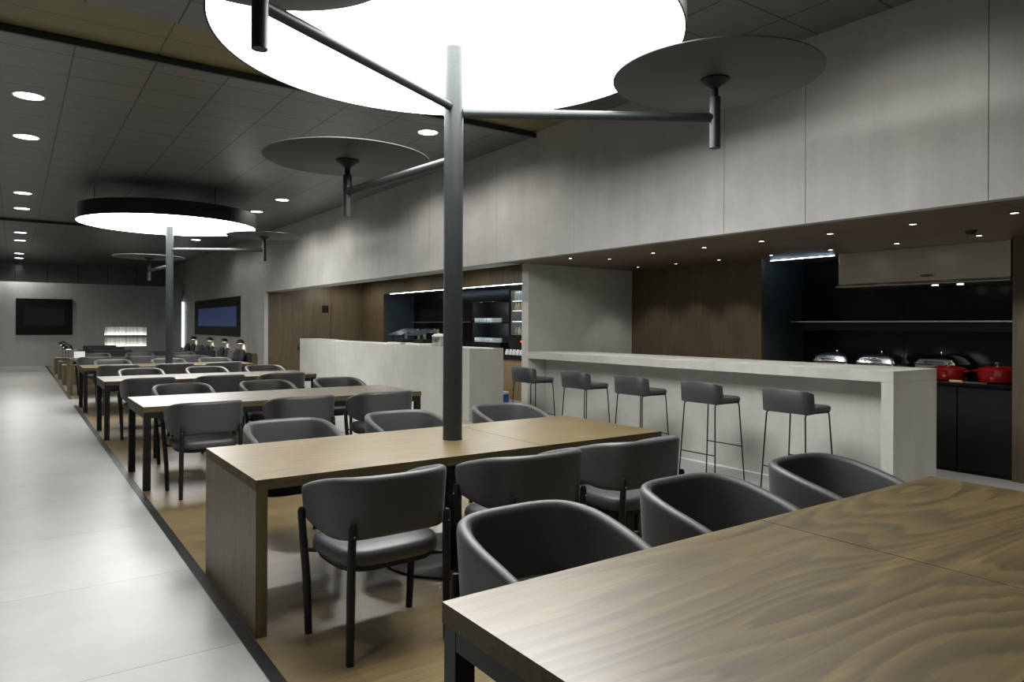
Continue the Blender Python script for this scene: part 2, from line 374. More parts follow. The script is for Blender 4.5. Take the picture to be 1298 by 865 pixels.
# ------------------------------------------------------------------ screens
t = thing('wall_screen', 'black framed blank screen set in the far end wall', 'screen', (0.855, YE, 1.727))
bx('frame', [(-0.835, 0.835, -0.03, 0, 0.33, 0.645), (-0.835, 0.835, -0.03, 0, -0.63, -0.30), (-0.835, -0.59, -0.03, 0, -0.30, 0.33), (0.59, 0.835, -0.03, 0, -0.30, 0.33)], M['frame'], t)
bx('screen', (-0.59, 0.59, -0.022, 0, -0.30, 0.33), M['screen'], t)
t = thing('wall_screen', 'black framed screen with dim blue picture on the right wall', 'screen', (WX, 24.5, 1.73))
bx('frame', [(-0.03, 0, -3.14, 3.14, 0.31, 0.60), (-0.03, 0, -3.14, 3.14, -0.60, -0.30), (-0.03, 0, -3.14, -2.78, -0.30, 0.31), (-0.03, 0, 2.60, 3.14, -0.30, 0.31)], M['frame'], t)
bx('screen', (-0.022, 0, -2.78, 2.60, -0.30, 0.31), M['blue_screen'], t)

# ------------------------------------------------------------------ tables
def slab_hole(bm, x0, x1, y0, y1, z0, z1, cx, cy, r, seg=40):
    lo = [];
    outer = [(x0, y0), (x1, y0), (x1, y1), (x0, y1)]
    for z in (z0, z1):
        ov = [bm.verts.new((*p, z)) for p in outer]
        iv = [bm.verts.new((cx+r*math.cos(2*PI*k/seg), cy+r*math.sin(2*PI*k/seg), z)) for k in range(seg)]
        es = [bm.edges.new((ov[k], ov[(k+1) % 4])) for k in range(4)]+[bm.edges.new((iv[k], iv[(k+1) % seg])) for k in range(seg)]
        bmesh.ops.triangle_fill(bm, use_beauty=True, edges=es)
        lo.append((ov, iv))
    (o0, i0), (o1, i1) = lo
    for k in range(4): bm.faces.new((o0[k], o0[(k+1) % 4], o1[(k+1) % 4], o1[k]))
    for k in range(seg): bm.faces.new((i0[k], i1[k], i1[(k+1) % seg], i0[(k+1) % seg]))
TX0, TX1, TW, TD = 0.93, 3.70, 2.77, 1.05
def table(y0, seam, kind, label, depth=TD, hole=None, th=0.05):
    t = thing('communal_table', label, 'table', (TX0, y0, 0), 0, 'long communal tables')
    s = seam-TX0; zt = 0.75
    bm = bmesh.new()
    if hole: slab_hole(bm, 0, s-0.002, 0, depth, zt-th, zt, hole[0]-TX0, hole[1]-y0, 0.066)
    else: add_box(bm, 0, s-0.002, 0, depth, zt-th, zt)
    tops = [obj('tabletop', bm, [M['walnut'], M['walnut_e']], t)]
    tops.append(bx('tabletop', (s+0.002, TW, 0, depth, zt-th, zt), [M['walnut'], M['walnut_e']], t))
    for o in tops:
        for p in o.data.polygons:
            if p.normal.z < 0.5: p.material_index = 1
    bx('joint_strip', (s-0.0019, s+0.0019, 0.002, depth-0.002, zt-th+0.001, zt-0.0012), M['frame'], t)
    if kind == 'panel':
        bx('end_panel', (0, 0.055, 0, depth, 0, zt-th-0.0005), M['walnut_v'], t, 0.0015)
        bx('end_panel', (TW-0.055, TW, 0, depth, 0, zt-th-0.0005), M['walnut_v'], t, 0.0015)
        bx('steel_rail', [(0.056, TW-0.056, 0.16, 0.21, zt-th-0.065, zt-th-0.001), (0.056, TW-0.056, depth-0.21, depth-0.16, zt-th-0.065, zt-th-0.001)], M['black'], t)
    else:
        lw = 0.06
        for lx in (0.004, TW-lw-0.004):
            for ly in (0.004, depth-lw-0.004):
                bx('leg', (lx, lx+lw, ly, ly+lw, 0, zt-th-0.001), M['black'], t, 0.002)
            bx('end_rail', (lx, lx+lw, lw+0.005, depth-lw-0.005, zt-th-0.055, zt-th-0.001), M['black'], t, 0.002)
        for ly in (0.004, depth-lw-0.004):
            bx('side_rail', (lw+0.005, TW-lw-0.005, ly, ly+lw, zt-th-0.055, zt-th-0.001), M['black'], t, 0.002)
    return t
POLE1, POLE2 = (2.315, 3.92), (2.315, 14.14)
TY = [0.57, 3.39, 6.95, 10.28, 13.62, 17.15]
table(TY[0], 2.32, 'steel', 'walnut communal table with black steel legs, nearest, cut off by the frame', 1.055, th=0.056)
table(TY[1], 2.652, 'panel', 'walnut table on wooden end panels pierced by the nearest dark pole', 1.06, POLE1)
table(TY[2], 2.32, 'steel', 'steel-legged communal table directly behind the one with the nearest pole', 1.05)
table(TY[3], 2.32, 'steel', 'steel-legged communal table between the third table and the far pole table', 1.06)
table(TY[4], 2.652, 'steel', 'steel-legged communal table pierced by the far dark pole', 1.05, POLE2)
table(TY[5], 2.32, 'panel', 'farthest communal table on wooden end panels, in front of the lounge', 1.0)

# ------------------------------------------------------------------ armchair
def path_u(n=36):
    pts = [(-0.266, 0.205), (-0.272, 0.11), (-0.274, 0.00), (-0.262, -0.10), (-0.220, -0.192), (-0.135, -0.234), (0, -0.242),
           (0.135, -0.234), (0.220, -0.192), (0.262, -0.10), (0.274, 0.00), (0.272, 0.11), (0.266, 0.205)]
    top = [0.718, 0.748, 0.776, 0.800, 0.815, 0.819, 0.819, 0.819, 0.815, 0.800, 0.776, 0.748, 0.718]
    bot = [0.550, 0.540, 0.533, 0.526, 0.530, 0.538, 0.540, 0.538, 0.530, 0.526, 0.533, 0.540, 0.550]
    P = [Vector((p[0], p[1], 0)) for p in pts]; out = []
    def cr(a, b_, c, d, t): return 0.5*((2*b_)+(-a+c)*t+(2*a-5*b_+4*c-d)*t*t+(-a+3*b_-3*c+d)*t**3)
    for k in range(n+1):
        u = k/n*(len(P)-1); i = min(int(u), len(P)-2); t = u-i
        g = lambda L, j: L[max(0, min(len(L)-1, j))]
        out.append((cr(g(P, i-1), P[i], P[i+1], g(P, i+2), t), cr(g(top, i-1), top[i], top[i+1], g(top, i+2), t), cr(g(bot, i-1), bot[i], bot[i+1], g(bot, i+2), t)))
    return out
def shell_bm():
    bm = bmesh.new(); pth = path_u(); rings = []; n = len(pth)
    T = 0.024
    def section(p, tan, zt, zb, k=1.0):
        nrm = Vector((tan.y, -tan.x, 0)).normalized()   # outward
        ring = []; zc = (zt+zb)/2; h = (zt-zb)/2*k; tt = T*k
        rr = 0.026
        fr = [0.0, 0.06, 0.2, 0.42, 0.7, 1.0]
        ss = [-1+f*rr/h for f in fr]+[-0.4, 0.0, 0.4]+[1-f*rr/h for f in fr[::-1]]
        for s in ss: ring.append((s, 1))
        for s in ss[::-1][1:-1]: ring.append((s, -1))
        out = []
        for s, sd in ring:
            edge = min(1.0, (1-abs(s))*h/rr)
            th = tt*math.sqrt(max(0.0, 1-(1-edge)**2))
            belly = 0.016*(s+1)/2            # leans out towards the rim
            out.append(p+nrm*(sd*th+belly)+Vector((0, 0, zc+s*h)))
        return [bm.verts.new(v) for v in out]
    tans = []
    for i in range(n):
        tans.append((pth[min(i+1, n-1)][0]-pth[max(i-1, 0)][0]).normalized())
    for e, ks in ((0, (0.25, 0.68, 0.9)),):
        for q, k in zip((0.030, 0.020, 0.009), ks):
            rings.append(section(pth[0][0]-tans[0]*q, tans[0], pth[0][1], pth[0][2], k))
    for i in range(n): rings.append(section(pth[i][0], tans[i], pth[i][1], pth[i][2]))
    for q, k in zip((0.009, 0.020, 0.030), (0.9, 0.68, 0.25)):
        rings.append(section(pth[-1][0]+tans[-1]*q, tans[-1], pth[-1][1], pth[-1][2], k))
    m = len(rings[0])
    for a, b_ in zip(rings[:-1], rings[1:]):
        for k in range(m): bm.faces.new((a[k], a[(k+1) % m], b_[(k+1) % m], b_[k]))
    bm.faces.new(rings[0][::-1]); bm.faces.new(rings[-1])
    bmesh.ops.remove_doubles(bm, verts=bm.verts, dist=0.0004)
    return bm
def seat_outline(s=1.0, off=0.0):
    pts = []
    for k in range(48):
        a = 2*PI*k/48; c, sn = math.cos(a), math.sin(a)
        ex = 0.42
        x = math.copysign(abs(c)**ex, c)*(0.270-0.040*(sn < 0)*abs(sn)); y = math.copysign(abs(sn)**ex, sn)*0.235+0.015
        pts.append((x*s, y*s))
    return pts
def seat_bm(z0, z1, prof):
    bm = bmesh.new(); rings = []
    for s, z in prof: rings.append([bm.verts.new((x, y, z)) for x, y in seat_outline(s)])
    for a, b_ in zip(rings[:-1], rings[1:]):
        m = len(a)
        for k in range(m): bm.faces.new((a[k], a[(k+1) % m], b_[(k+1) % m], b_[k]))
    bm.faces.new(rings[0][::-1]); bm.faces.new(rings[-1]); return bm
def make_chair(label):
    t = thing('armchair', label, 'chair', (0, 0, 0), 0, 'charcoal armchairs at the communal tables')
    obj('backrest', shell_bm(), M['fabric'], t, smooth=60)
    tube('seam', [(0.232+0.0-0.02, -0.150+0.018, 0.56+0.23*k/8) if k < 8 else (0.20, -0.125, 0.79) for k in range(8)], 0.0012, M['sofa'], bpy.data.objects[t.name] if False else t, 6)
    obj('seat', seat_bm(0.40, 0.48, [(0.93, 0.405), (0.985, 0.412), (1.0, 0.43), (1.0, 0.45), (0.975, 0.470), (0.90, 0.481), (0.6, 0.487), (0.2, 0.488)]), M['fabric'], t, smooth=60)
    obj('seat_frame', seat_bm(0.38, 0.404, [(0.86, 0.378), (0.90, 0.380), (0.90, 0.404), (0.5, 0.4045)]), M['black'], t)
    for sx in (-1, 1):
        for kind in ('r', 'f'):
            if kind == 'r':
                pts = [(sx*0.245, -0.235, 0), (sx*0.243, -0.237, 0.30), (sx*0.240, -0.238, 0.48), (sx*0.238, -0.245, 0.60), (sx*0.238, -0.246, 0.616)]
            else:
                pts = [(sx*0.272, 0.190, 0), (sx*0.282, 0.188, 0.25), (sx*0.300, 0.184, 0.45), (sx*0.313, 0.182, 0.60), (sx*0.314, 0.182, 0.616)]
            lg = tube('leg', pts, [0.0175, 0.0195, 0.019, 0.0175, 0.010], M['black'], t, 10)
            by = -1 if kind == 'r' else 0
            p = Vector(pts[3])+Vector((0, -0.014, -0.035)) if kind == 'r' else Vector(pts[3])+Vector((sx*0.013, 0, -0.035))
            bm = bmesh.new(); d = Vector((0, -1, 0)) if kind == 'r' else Vector((sx, 0, 0))
            add_tube(bm, [p, p+d*0.004], 0.005, 8); obj('bolt', bm, M['chrome'], lg)
    for sx in (-1, 1):
        tube('seat_bracket', [(sx*0.241, -0.236, 0.408), (sx*0.17, -0.16, 0.395)], 0.010, M['black'], t, 8)
        tube('seat_bracket', [(sx*0.296, 0.184, 0.408), (sx*0.20, 0.15, 0.395)], 0.010, M['black'], t, 8)
    return t
where = ['nearest table', 'near-pole table', 'third table', 'fourth table', 'far-pole table', 'farthest table']
pos3 = ['leftmost', 'middle', 'rightmost']
spots = []
for k, x in enumerate((1.50, 2.39, 3.29)):
    spots.append((x, 1.865, PI, f'charcoal armchair facing us, far side of {where[0]}, {pos3[k]} of three'))
for i in range(1, 6):
    yo, dep = TY[i], (1.06, 1.05, 1.06, 1.05, 1.0)[i-1]
    for k, x in enumerate(((1.435, 2.295, 3.09), (1.39, 2.25, 3.09), (1.40, 2.27, 3.10), (1.42, 2.27, 3.08), (1.35, 2.2, 3.1))[i-1]):
        spots.append((x, yo-0.26, (0.02, 0.0, -0.03)[k], f'charcoal armchair, back to us, near side of {where[i]}, {pos3[k]} of three'))
    for k, x in enumerate(((1.545, 2.42, 3.37), (1.52, 2.44, 3.32), (1.54, 2.46, 3.35), (1.5, 2.45, 3.3), (1.5, 2.4, 3.3))[i-1]):
        spots.append((x, yo+dep+(0.30, 0.40, 0.36, 0.34, 0.3)[i-1], PI+(0.0, 0.02, -0.02)[k], f'charcoal armchair facing us, far side of {where[i]}, {pos3[k]} of three'))
c0 = make_chair(spots[0][3])
bpy.context.view_layer.update()
c0.location = (spots[0][0], spots[0][1], 0); c0.rotation_euler = (0, 0, spots[0][2])
for x, y, rz, lb in spots[1:]: dup(c0, (x, y, 0), rz, lb)

# ------------------------------------------------------------------ canopy lamp trees
def tree(base, label, oth):
    t = thing('pole_tree', label, 'pole', (base[0], base[1], 0), 0, 'dark metal pole trees carrying round discs')
    tube('pole', [(0, 0, 0.02), (0, 0, 3.285)], 0.0625, M['pole'], t, 40)
    lathe('base_plate', [(0.0, 0.0), (0.45, 0.0), (0.45, 0.012), (0.44, 0.016), (0, 0.016)], M['black'], t, seg=64)
    for ex, ey, za, r in ((1.445, -0.93, 2.865, 0.668), (-0.135, 1.445, 2.56, 0.655), (-1.44, -0.76, 2.90, 0.655))[:2 if oth else 3]:
        d = Vector((ex, ey, 0)).normalized()
        a = tube('arm', [tuple(d*0.06)[:2]+(za,), (ex, ey, za)], 0.030, M['pole'], t, 20)
        tube('arm_stub', [(ex, ey, za-0.20), (ex, ey, za+0.135)], 0.036, M['pole'], a, 20)
        lathe('disc_bracket', [(0.022, za+0.135), (0.022, za+0.19), (0.032, za+0.20), (0.095, za+0.245), (0.095, za+0.252), (0, za+0.252)], M['black'], a, (ex, ey, 0), 24)
        lathe('shade_disc', [(0, za+0.253), (r-0.01, za+0.258), (r, za+0.263), (r, za+0.269), (r-0.01, za+0.272), (0, za+0.278)], M['disc'], a, (ex, ey, 0), 96)
    return t
tree(POLE1, 'dark pole rising through the near walnut table with three arms and grey discs', 0)
tree(POLE2, 'smaller-looking far dark pole with two arms and grey discs, under the distant light', 1)
for (x, y), lb in ((POLE1, 'huge round glowing ceiling light cropped by the top of the frame'), (POLE2, 'distant round glowing ceiling light with its black rim showing')):
    t = thing('disc_light', lb, 'light', (x+0.01, y+0.04, 3.30), 0, 'round luminous ceiling discs')
    R_ = 1.49
    bm = bmesh.new(); add_lathe(bm, [(R_-0.012, 0.0), (R_, 0.0), (R_, 0.26), (R_-0.012, 0.26)], seg=128)
    bm2 = bmesh.new()
    rings = [[bm2.verts.new((rr*math.cos(2*PI*k/128), rr*math.sin(2*PI*k/128), z)) for k in range(128)] for rr, z in ((R_-0.012, 0.0), (R_, 0.0), (R_, 0.26), (R_-0.012, 0.26))]
    bm.free()
    for i in range(4):
        a, b_ = rings[i], rings[(i+1) % 4]
        for k in range(128): bm2.faces.new((a[k], a[(k+1) % 128], b_[(k+1) % 128], b_[k]))
    obj('rim', bm2, M['black'], t)
    lathe('diffuser', [(0, 0.006), (R_-0.013, 0.006), (R_-0.013, 0.02), (0, 0.02)], M['disc_light'], t, seg=128)
    lathe('housing', [(0, 0.245), (R_-0.014, 0.245), (R_-0.014, 0.258), (0, 0.258)], M['black'], t, seg=96)
    for k in range(3): tube('hanger', [(1.2*math.cos(k*2.094+1.0), 1.2*math.sin(k*2.094+1.0), 0.2585), (1.2*math.cos(k*2.094+1.0), 1.2*math.sin(k*2.094+1.0), ZC-3.30)], 0.006, M['black'], t, 8)

# ------------------------------------------------------------------ ceiling downlights
def downlight(name, label, x, y, z, r, mat, power, size, group, rad, blend=0.5):
    t = thing(name, label, 'light', (x, y, z), 0, group)
    bm = bmesh.new(); seg = 32
    rings = [[bm.verts.new((rr*math.cos(2*PI*k/seg), rr*math.sin(2*PI*k/seg), zz)) for k in range(seg)] for rr, zz in ((r, 0.0), (r, -0.006), (r*0.88, -0.008), (r*0.86, -0.003))]
    for a, b_ in zip(rings[:-1], rings[1:]):
        for k in range(seg): bm.faces.new((a[k], a[(k+1) % seg], b_[(k+1) % seg], b_[k]))
    obj('trim_ring', bm, M['trimw'] if r > 0.08 else M['black'], t)
    lathe('lens', [(0, -0.004), (r*0.86, -0.004), (r*0.86, -0.001), (0, -0.001)], mat, t, seg=seg)
    spot(t, (0, 0, -0.02), power, size, blend, rad=rad)
    return t
ordn = ['nearest to the camera', 'second nearest', 'third nearest', 'fourth nearest', 'fifth nearest', 'sixth nearest', 'seventh nearest', 'eighth nearest']
for k, y in enumerate((9.02, 11.01, 15.78, 17.9, 22.65, 24.8, 29.4, 31.5)):
    downlight('downlight', f'round white ceiling downlight over the left aisle, {ordn[k]} of that row', 0.11, y, ZC, 0.155, M['down'], SPOT_AISLE*(1.0 if y < 20 else 1.5), 2.75 if y < 26 else 3.05, 'downlights over the left aisle', 0.13, 0.5 if y < 26 else 0.9)
for y in (-2.3, 2.3, 4.3):
    downlight('downlight', 'round white ceiling downlight over the left aisle, overhead and outside the frame', 0.11, y, ZC, 0.155, M['down'], SPOT_AISLE*0.82, 2.75, 'downlights over the left aisle', 0.13)
lbw = {7.745: 'round ceiling downlight just left of the near pole, above the wall panels', 13.6: 'round ceiling downlight right of the far disc light, nearer of two', 15.34: 'round ceiling downlight right of the far disc light, farther of two'}
for y in (-2.3, 2.55, 7.745, 9.6, 13.6, 15.34, 19.6, 21.5):
    downlight('downlight', lbw.get(y, 'round ceiling downlight beside the right wall, hidden behind discs or outside the frame'), 4.2, y, ZC, 0.135, M['down'], SPOT_WALL*(0.5 if y < 4 else 0.35 if y > 19 else 1.0), 2.8, 'downlights beside the right wall', 0.10)

for y in (17.9, 15.4, 12.6, 10.2):
    downlight('recess_downlight', 'small ceiling light inside the buffet recess, hidden above the stone bulkhead', 7.15, y, ZS+0.48, 0.05, M['down2'], 75, 2.95, 'hidden lights inside the buffet recess', 0.04)
# ------------------------------------------------------------------ bar
YB0, YB1, ZB = 2.846, 7.826, 1.128
bar = thing('bar_counter', 'long pale stone bar with overhanging top along the right side', 'bar', (BX, YB0, 0))
L = YB1-YB0
bx('countertop', [(0, 0.76, 0.0, L*0.36-0.001, ZB-0.095, ZB), (0, 0.76, L*0.36+0.001, L*0.7-0.001, ZB-0.095, ZB), (0, 0.76, L*0.7+0.001, L-0.003, ZB-0.095, ZB)], M['concrete_x'], bar, 0.002)
bx('end_panel', (0, 0.76, 0.0, 0.10, 0, ZB-0.0955), M['concrete_x'], bar, 0.002)
bx('front_panel', (0.30, 0.36, 0.101, L-0.003, 0, ZB-0.096), M['concrete_x'], bar)
bx('bottom_trim', (0.286, 0.2995, 0.101, L-0.003, 0.0, 0.012), M['trimw'], bar)

# bar stools
def make_stool(label):
    t = thing('bar_stool', label, 'stool', (0, 0, 0), 0, 'bar stools along the stone bar')
    # seat pad, sitter faces +X
    bm = bmesh.new(); rings = []
    for s, z in ((0.94, 0.780), (0.99, 0.784), (1.0, 0.796), (0.99, 0.813), (0.93, 0.824), (0.6, 0.828)):
        rings.append([bm.verts.new((x*s+0.01, y*s, z+0.012*(x > 0.1)*(s < 0.97)*0)) for x, y in rounded_rect(0.40, 0.42, 0.06, 6)])
    for a, b_ in zip(rings[:-1], rings[1:]):
        m = len(a)
        for k in range(m): bm.faces.new((a[k], a[(k+1) % m], b_[(k+1) % m], b_[k]))
    bm.faces.new(rings[0][::-1]); bm.faces.new(rings[-1])
    obj('seat', bm, M['fabric2'], t, smooth=50)
    # low back wrapping the rear
    path = [(-0.105, 0.222), (-0.13, 0.219), (-0.158, 0.209), (-0.182, 0.190), (-0.198, 0.155), (-0.207, 0.08), (-0.21, 0), (-0.207, -0.08), (-0.198, -0.155), (-0.182, -0.190), (-0.158, -0.209), (-0.13, -0.219), (-0.105, -0.222)]
    tops = [0.938, 0.946, 0.953, 0.959, 0.963, 0.965, 0.966, 0.965, 0.963, 0.959, 0.953, 0.946, 0.938]
    bm = bmesh.new(); rings = []; n = len(path)
    for i, (p, zt) in enumerate(zip(path, tops)):
        a, b_ = path[max(i-1, 0)], path[min(i+1, n-1)]
        tx, ty = b_[0]-a[0], b_[1]-a[1]; l = math.hypot(tx, ty); nx, ny = ty/l, -tx/l
        ring = []
        for o, z in ((0.009, 0.773), (0.012, 0.780), (0.016, zt-0.008), (0.010, zt), (-0.002, zt), (-0.008, zt-0.008), (-0.011, 0.780), (-0.008, 0.773)):
            lean = (zt-0.0)*0 + (z-0.773)*(-0.10)
            ring.append(bm.verts.new((p[0]-nx*o+lean*(p[0] < 0), p[1]-ny*o, z)))
        rings.append(ring)
    for a, b_ in zip(rings[:-1], rings[1:]):
        for k in range(8): bm.faces.new((a[k], a[(k+1) % 8], b_[(k+1) % 8], b_[k]))
    bm.faces.new(rings[0][::-1]); bm.faces.new(rings[-1])
    obj('backrest', bm, M['fabric2'], t, smooth=50)
    bx('seat_plate', (-0.18, 0.19, -0.19, 0.19, 0.766, 0.7795), M['black'], t, 0.004)
    for s in (-1, 1):
        pts = []
        A = [Vector((-0.02, s*0.175, 0.766)), Vector((-0.165, s*0.18, 0.766)), Vector((-0.205, s*0.215, 0.0065)), Vector((0.215, s*0.225, 0.0065)), Vector((0.185, s*0.18, 0.766)), Vector((0.0, s*0.175, 0.766))]
        out = [A[0]]
        for i in range(1, 5):
            r = 0.03; p = A[i]; d0 = (A[i-1]-p).normalized(); d1 = (A[i+1]-p).normalized()
            for k in range(6):
                q = k/5; a_, b_ = p+d0*r*(1-q), p+d1*r*q
                out.append(a_.lerp(b_, q))
        out.append(A[5])
        tube('sled_leg', out, 0.0065, M['black'], t, 10)
    def at(f, x0, x1, y0, y1): return None
    tube('footrest', [(0.2, -0.206, 0.35), (0.2, 0.206, 0.35)], 0.0055, M['black'], t, 10)
    tube('footrest', [(-0.188, -0.2, 0.295), (-0.188, 0.2, 0.295)], 0.0055, M['black'], t, 10)
    return t
sl = ['bar stool closest to the camera at the near end of the bar', 'second bar stool from the near end of the bar', 'middle bar stool of the five at the bar', 'fourth bar stool from the near end of the bar', 'bar stool farthest away, beside the stone partition']
sy = [3.455, 4.36, 5.28, 6.175, 7.19]
st0 = make_stool('charcoal wire-legged ' + sl[0]); bpy.context.view_layer.update()
st0.location = (5.44, sy[0], 0)
for k in range(1, 5): dup(st0, (5.44, sy[k], 0), None, 'charcoal wire-legged ' + sl[k])

# small soffit lights
front = [(5.78, 6.85), (6.22, 6.60), (6.12, 5.75), (6.14, 5.02), (6.14, 4.30), (6.14, 3.57), (6.12, 2.83), (6.12, 2.10)]
for k, (x, y) in enumerate(front[::-1]):
    downlight('soffit_light', f'small bright downlight in brown soffit, front row above the stools, number {k+1} from the right', x, y, ZS, 0.036, M['down2'], SPOT_BAR, 1.5, 'small lights of the front soffit row', 0.03)
backr = [(7.40, 7.25), (7.42, 6.55), (7.42, 5.83), (7.42, 5.06), (7.42, 4.31), (7.40, 3.58), (7.36, 2.81)]
for k, (x, y) in enumerate(backr[::-1]):
    downlight('soffit_light', f'small bright downlight in brown soffit, rear row before the kitchen, number {k+1} from the right', x, y, ZS, 0.036, M['down2'], SPOT_BAR*0.8, 1.5, 'small lights of the rear soffit row', 0.03)
for x, y in ((6.12, 1.38), (6.12, 0.66), (7.40, 2.07), (7.40, 1.35)):
    downlight('soffit_light', 'small bright downlight in brown soffit, outside the frame at right', x, y, ZS, 0.036, M['down2'], SPOT_BAR, 1.9, 'soffit lights outside the frame', 0.03)
t = thing('smoke_detector', 'small round smoke detector under the brown soffit at right', 'detector', (6.95, 2.72, ZS))
lathe('body', [(0, -0.035), (0.03, -0.035), (0.045, -0.012), (0.05, 0), (0, 0)], M['black'], t, seg=24)
lathe('cap', [(0, -0.05), (0.018, -0.05), (0.02, -0.0352), (0, -0.0352)], M['cush_l'], t, seg=16)

# ------------------------------------------------------------------ kitchen
KZ = 0.925
kd = [(2.712, 3.208), (3.214, 3.79), (3.796, 4.37), (4.376, 4.95), (4.956, 5.496)]
for k, (a, b_) in enumerate(kd):
    lb = ['matt black base cabinet at the right end of the kitchen', 'matt black base cabinet partly hidden by the end of the bar', 'matt black base cabinet behind the bar under the chafing dishes', 'matt black base cabinet behind the bar, second from the brown wall', 'matt black base cabinet behind the bar against the brown wall'][k]
    t = thing('base_cabinet', lb, 'cabinet', (7.90, a, 0), 0, 'black kitchen base cabinets')
    bx('carcass', (0.02, 0.88, 0, b_-a, 0.0, KZ-0.031), M['cab'], t)
    bx('door', (0, 0.0195, 0.002, b_-a-0.002, 0.04, KZ-0.06), M['cab'], t, 0.002)
tag(bx('worktop', (7.87, 8.795, 2.712, 5.496, KZ-0.03, KZ), M['gloss'], None, 0.002), 'gloss black worktop with pots and chafing dishes', 'worktop')
t = thing('wall_shelf', 'long black ledge on the dark kitchen back wall', 'shelf', (8.30, 2.712, 1.545))
bx('board', (0, 0.495, 0, 2.66, 0, 0.02), M['gloss'], t, 0.001)
bx('underside_box', (0.06, 0.495, 0.0, 2.66, -0.10, -0.001), M['cab'], t)
bx('edge_trim', (-0.006, -0.0005, 0, 2.66, 0.002, 0.018), M['steel'], t)
t = thing('led_strip', 'cool white strip of light along the kitchen niche top', 'light', (7.95, 4.57, 2.335))
bx('profile', (-0.012, 0.012, 0, 0.87, 0.008, 0.019), M['black'], t); bx('diffuser', (-0.0035, 0.0035, 0, 0.86, 0.003, 0.0075), M['led'], t)
# extractor hood
t = thing('extractor_hood', 'big stainless steel extractor hood above the hob', 'hood', (7.96, 2.76, 1.96))
HL = 1.76
bx('canopy', (0, 0.80, 0, HL, 0.03, ZS-1.961), M['hood'], t, 0.003)
bm = bmesh.new(); add_prism(bm, [(-0.0005, 0.0295), (-0.045, 0.004), (-0.045, -0.008), (0.80, -0.008), (0.80, 0.0295)], 'Y', -0.01, HL+0.01)
obj('bottom_lip', bm, M['steel'], t)
bm = bmesh.new(); add_prism(bm, [(HL*0.44+0.085*math.cos(a), 0.085+0.022*math.sin(a)) for a in [2*PI*k/40 for k in range(40)]], 'X', -0.006, -0.0002)
bd = obj('badge', bm, M['steel'], t)
bm = bmesh.new(); add_prism(bm, [(HL*0.44+0.072*math.cos(a), 0.085+0.014*math.sin(a)) for a in [2*PI*k/40 for k in range(40)]], 'X', -0.009, -0.0062)
obj('badge_field', bm, M['niche'], bd)
bm = bmesh.new()
for k in range(9):
    yc = HL*0.44+0.05-k*0.0125; add_box(bm, -0.0105, -0.0092, yc-0.004, yc+0.004, 0.081, 0.089)
obj('badge_letters', bm, M['cush_l'], bd)
for y in (0.55, 0.80): lathe('hood_lamp', [(0, -0.013), (0.03, -0.013), (0.03, -0.0085), (0, -0.0085)], M['down2'], t, (0.25, y, 0), 20)

def chafer(label, x, y):
    t = thing('chafing_dish', label, 'chafing dish', (x, y, KZ), 0, 'roll-top steel chafing dishes')
    bm = bmesh.new(); rings = []
    hw, hl = 0.19, 0.235
    for s, z in ((1.0, 0.145), (1.02, 0.152), (0.97, 0.168), (0.86, 0.205), (0.70, 0.232), (0.45, 0.250), (0.15, 0.256)):
        rings.append([bm.verts.new((px, py, z)) for px, py in rounded_rect(2*hw*s, 2*hl*s, 0.05*s, 5)])
    for a, b_ in zip(rings[:-1], rings[1:]):
        m = len(a)
        for k in range(m): bm.faces.new((a[k], a[(k+1) % m], b_[(k+1) % m], b_[k]))
    bm.faces.new(rings[0][::-1]); bm.faces.new(rings[-1])
    ld = obj('lid', bm, M['chrome'], t, smooth=45)
    lathe('knob', [(0, 0.2562), (0.006, 0.2562), (0.006, 0.265), (0.014, 0.272), (0.012, 0.284), (0, 0.287)], M['chrome'], ld, seg=16)
    tube('lid_handle', [(-0.186, 0.09, 0.172), (-0.212, 0.09, 0.180), (-0.212, -0.09, 0.180), (-0.186, -0.09, 0.172)], 0.005, M['lampblack'], ld, 8)
    bx('water_pan', (-0.17, 0.17, -0.215, 0.215, 0.07, 0.1445), M['steel'], t, 0.008)
    for sx in (-1, 1):
        for sy_ in (-1, 1): tube('leg', [(sx*0.145, sy_*0.19, 0), (sx*0.145, sy_*0.19, 0.069)], 0.008, M['chrome'], t, 8)
    return t
ch = chafer('steel chafing dish behind the bar, left of the bright pair', 8.22, 4.68); bpy.context.view_layer.update()
dup(ch, (8.22, 4.14, KZ), None, 'steel chafing dish behind the bar, right of the bright pair')
dup(ch, (8.56, 3.64, KZ), None, 'dim steel chafing dish between the bright pair and the red pots')
def pot(label, x, y, s, knob):
    t = thing('casserole', label, 'pot', (x, y, KZ), 0, 'red enamel casseroles')
    lathe('body', [(0, 0.004), (0.125*s, 0.004), (0.145*s, 0.012), (0.158*s, 0.05*s), (0.165*s, 0.112*s), (0.158*s, 0.112*s), (0.15*s, 0.03), (0, 0.02)], M['red'], t, seg=40)
    ld = lathe('lid', [(0.167*s, 0.1125*s), (0.168*s, 0.120*s), (0.15*s, 0.133*s), (0.09*s, 0.149*s), (0.02*s, 0.157*s), (0, 0.1575*s)], M['red'], t, seg=40)
    lathe('knob', [(0, 0.158*s), (0.008, 0.158*s), (0.008, 0.168*s), (0.026, 0.173*s), (0.026, 0.186*s), (0, 0.189*s)], knob, ld, seg=20)
    for sg in (-1, 1):
        tube('handle', [(-0.035, sg*0.158*s, 0.100*s), (-0.03, sg*0.195*s, 0.104*s), (0.03, sg*0.195*s, 0.104*s), (0.035, sg*0.158*s, 0.100*s)], 0.010, M['red'], t, 8)
pot('red enamel casserole with brass knob, half behind the bar end', 8.16, 3.40, 1.0, M['brass'])
pot('larger red enamel casserole with steel knob beside the brown pier', 8.17, 2.945, 1.12, M['steel'])
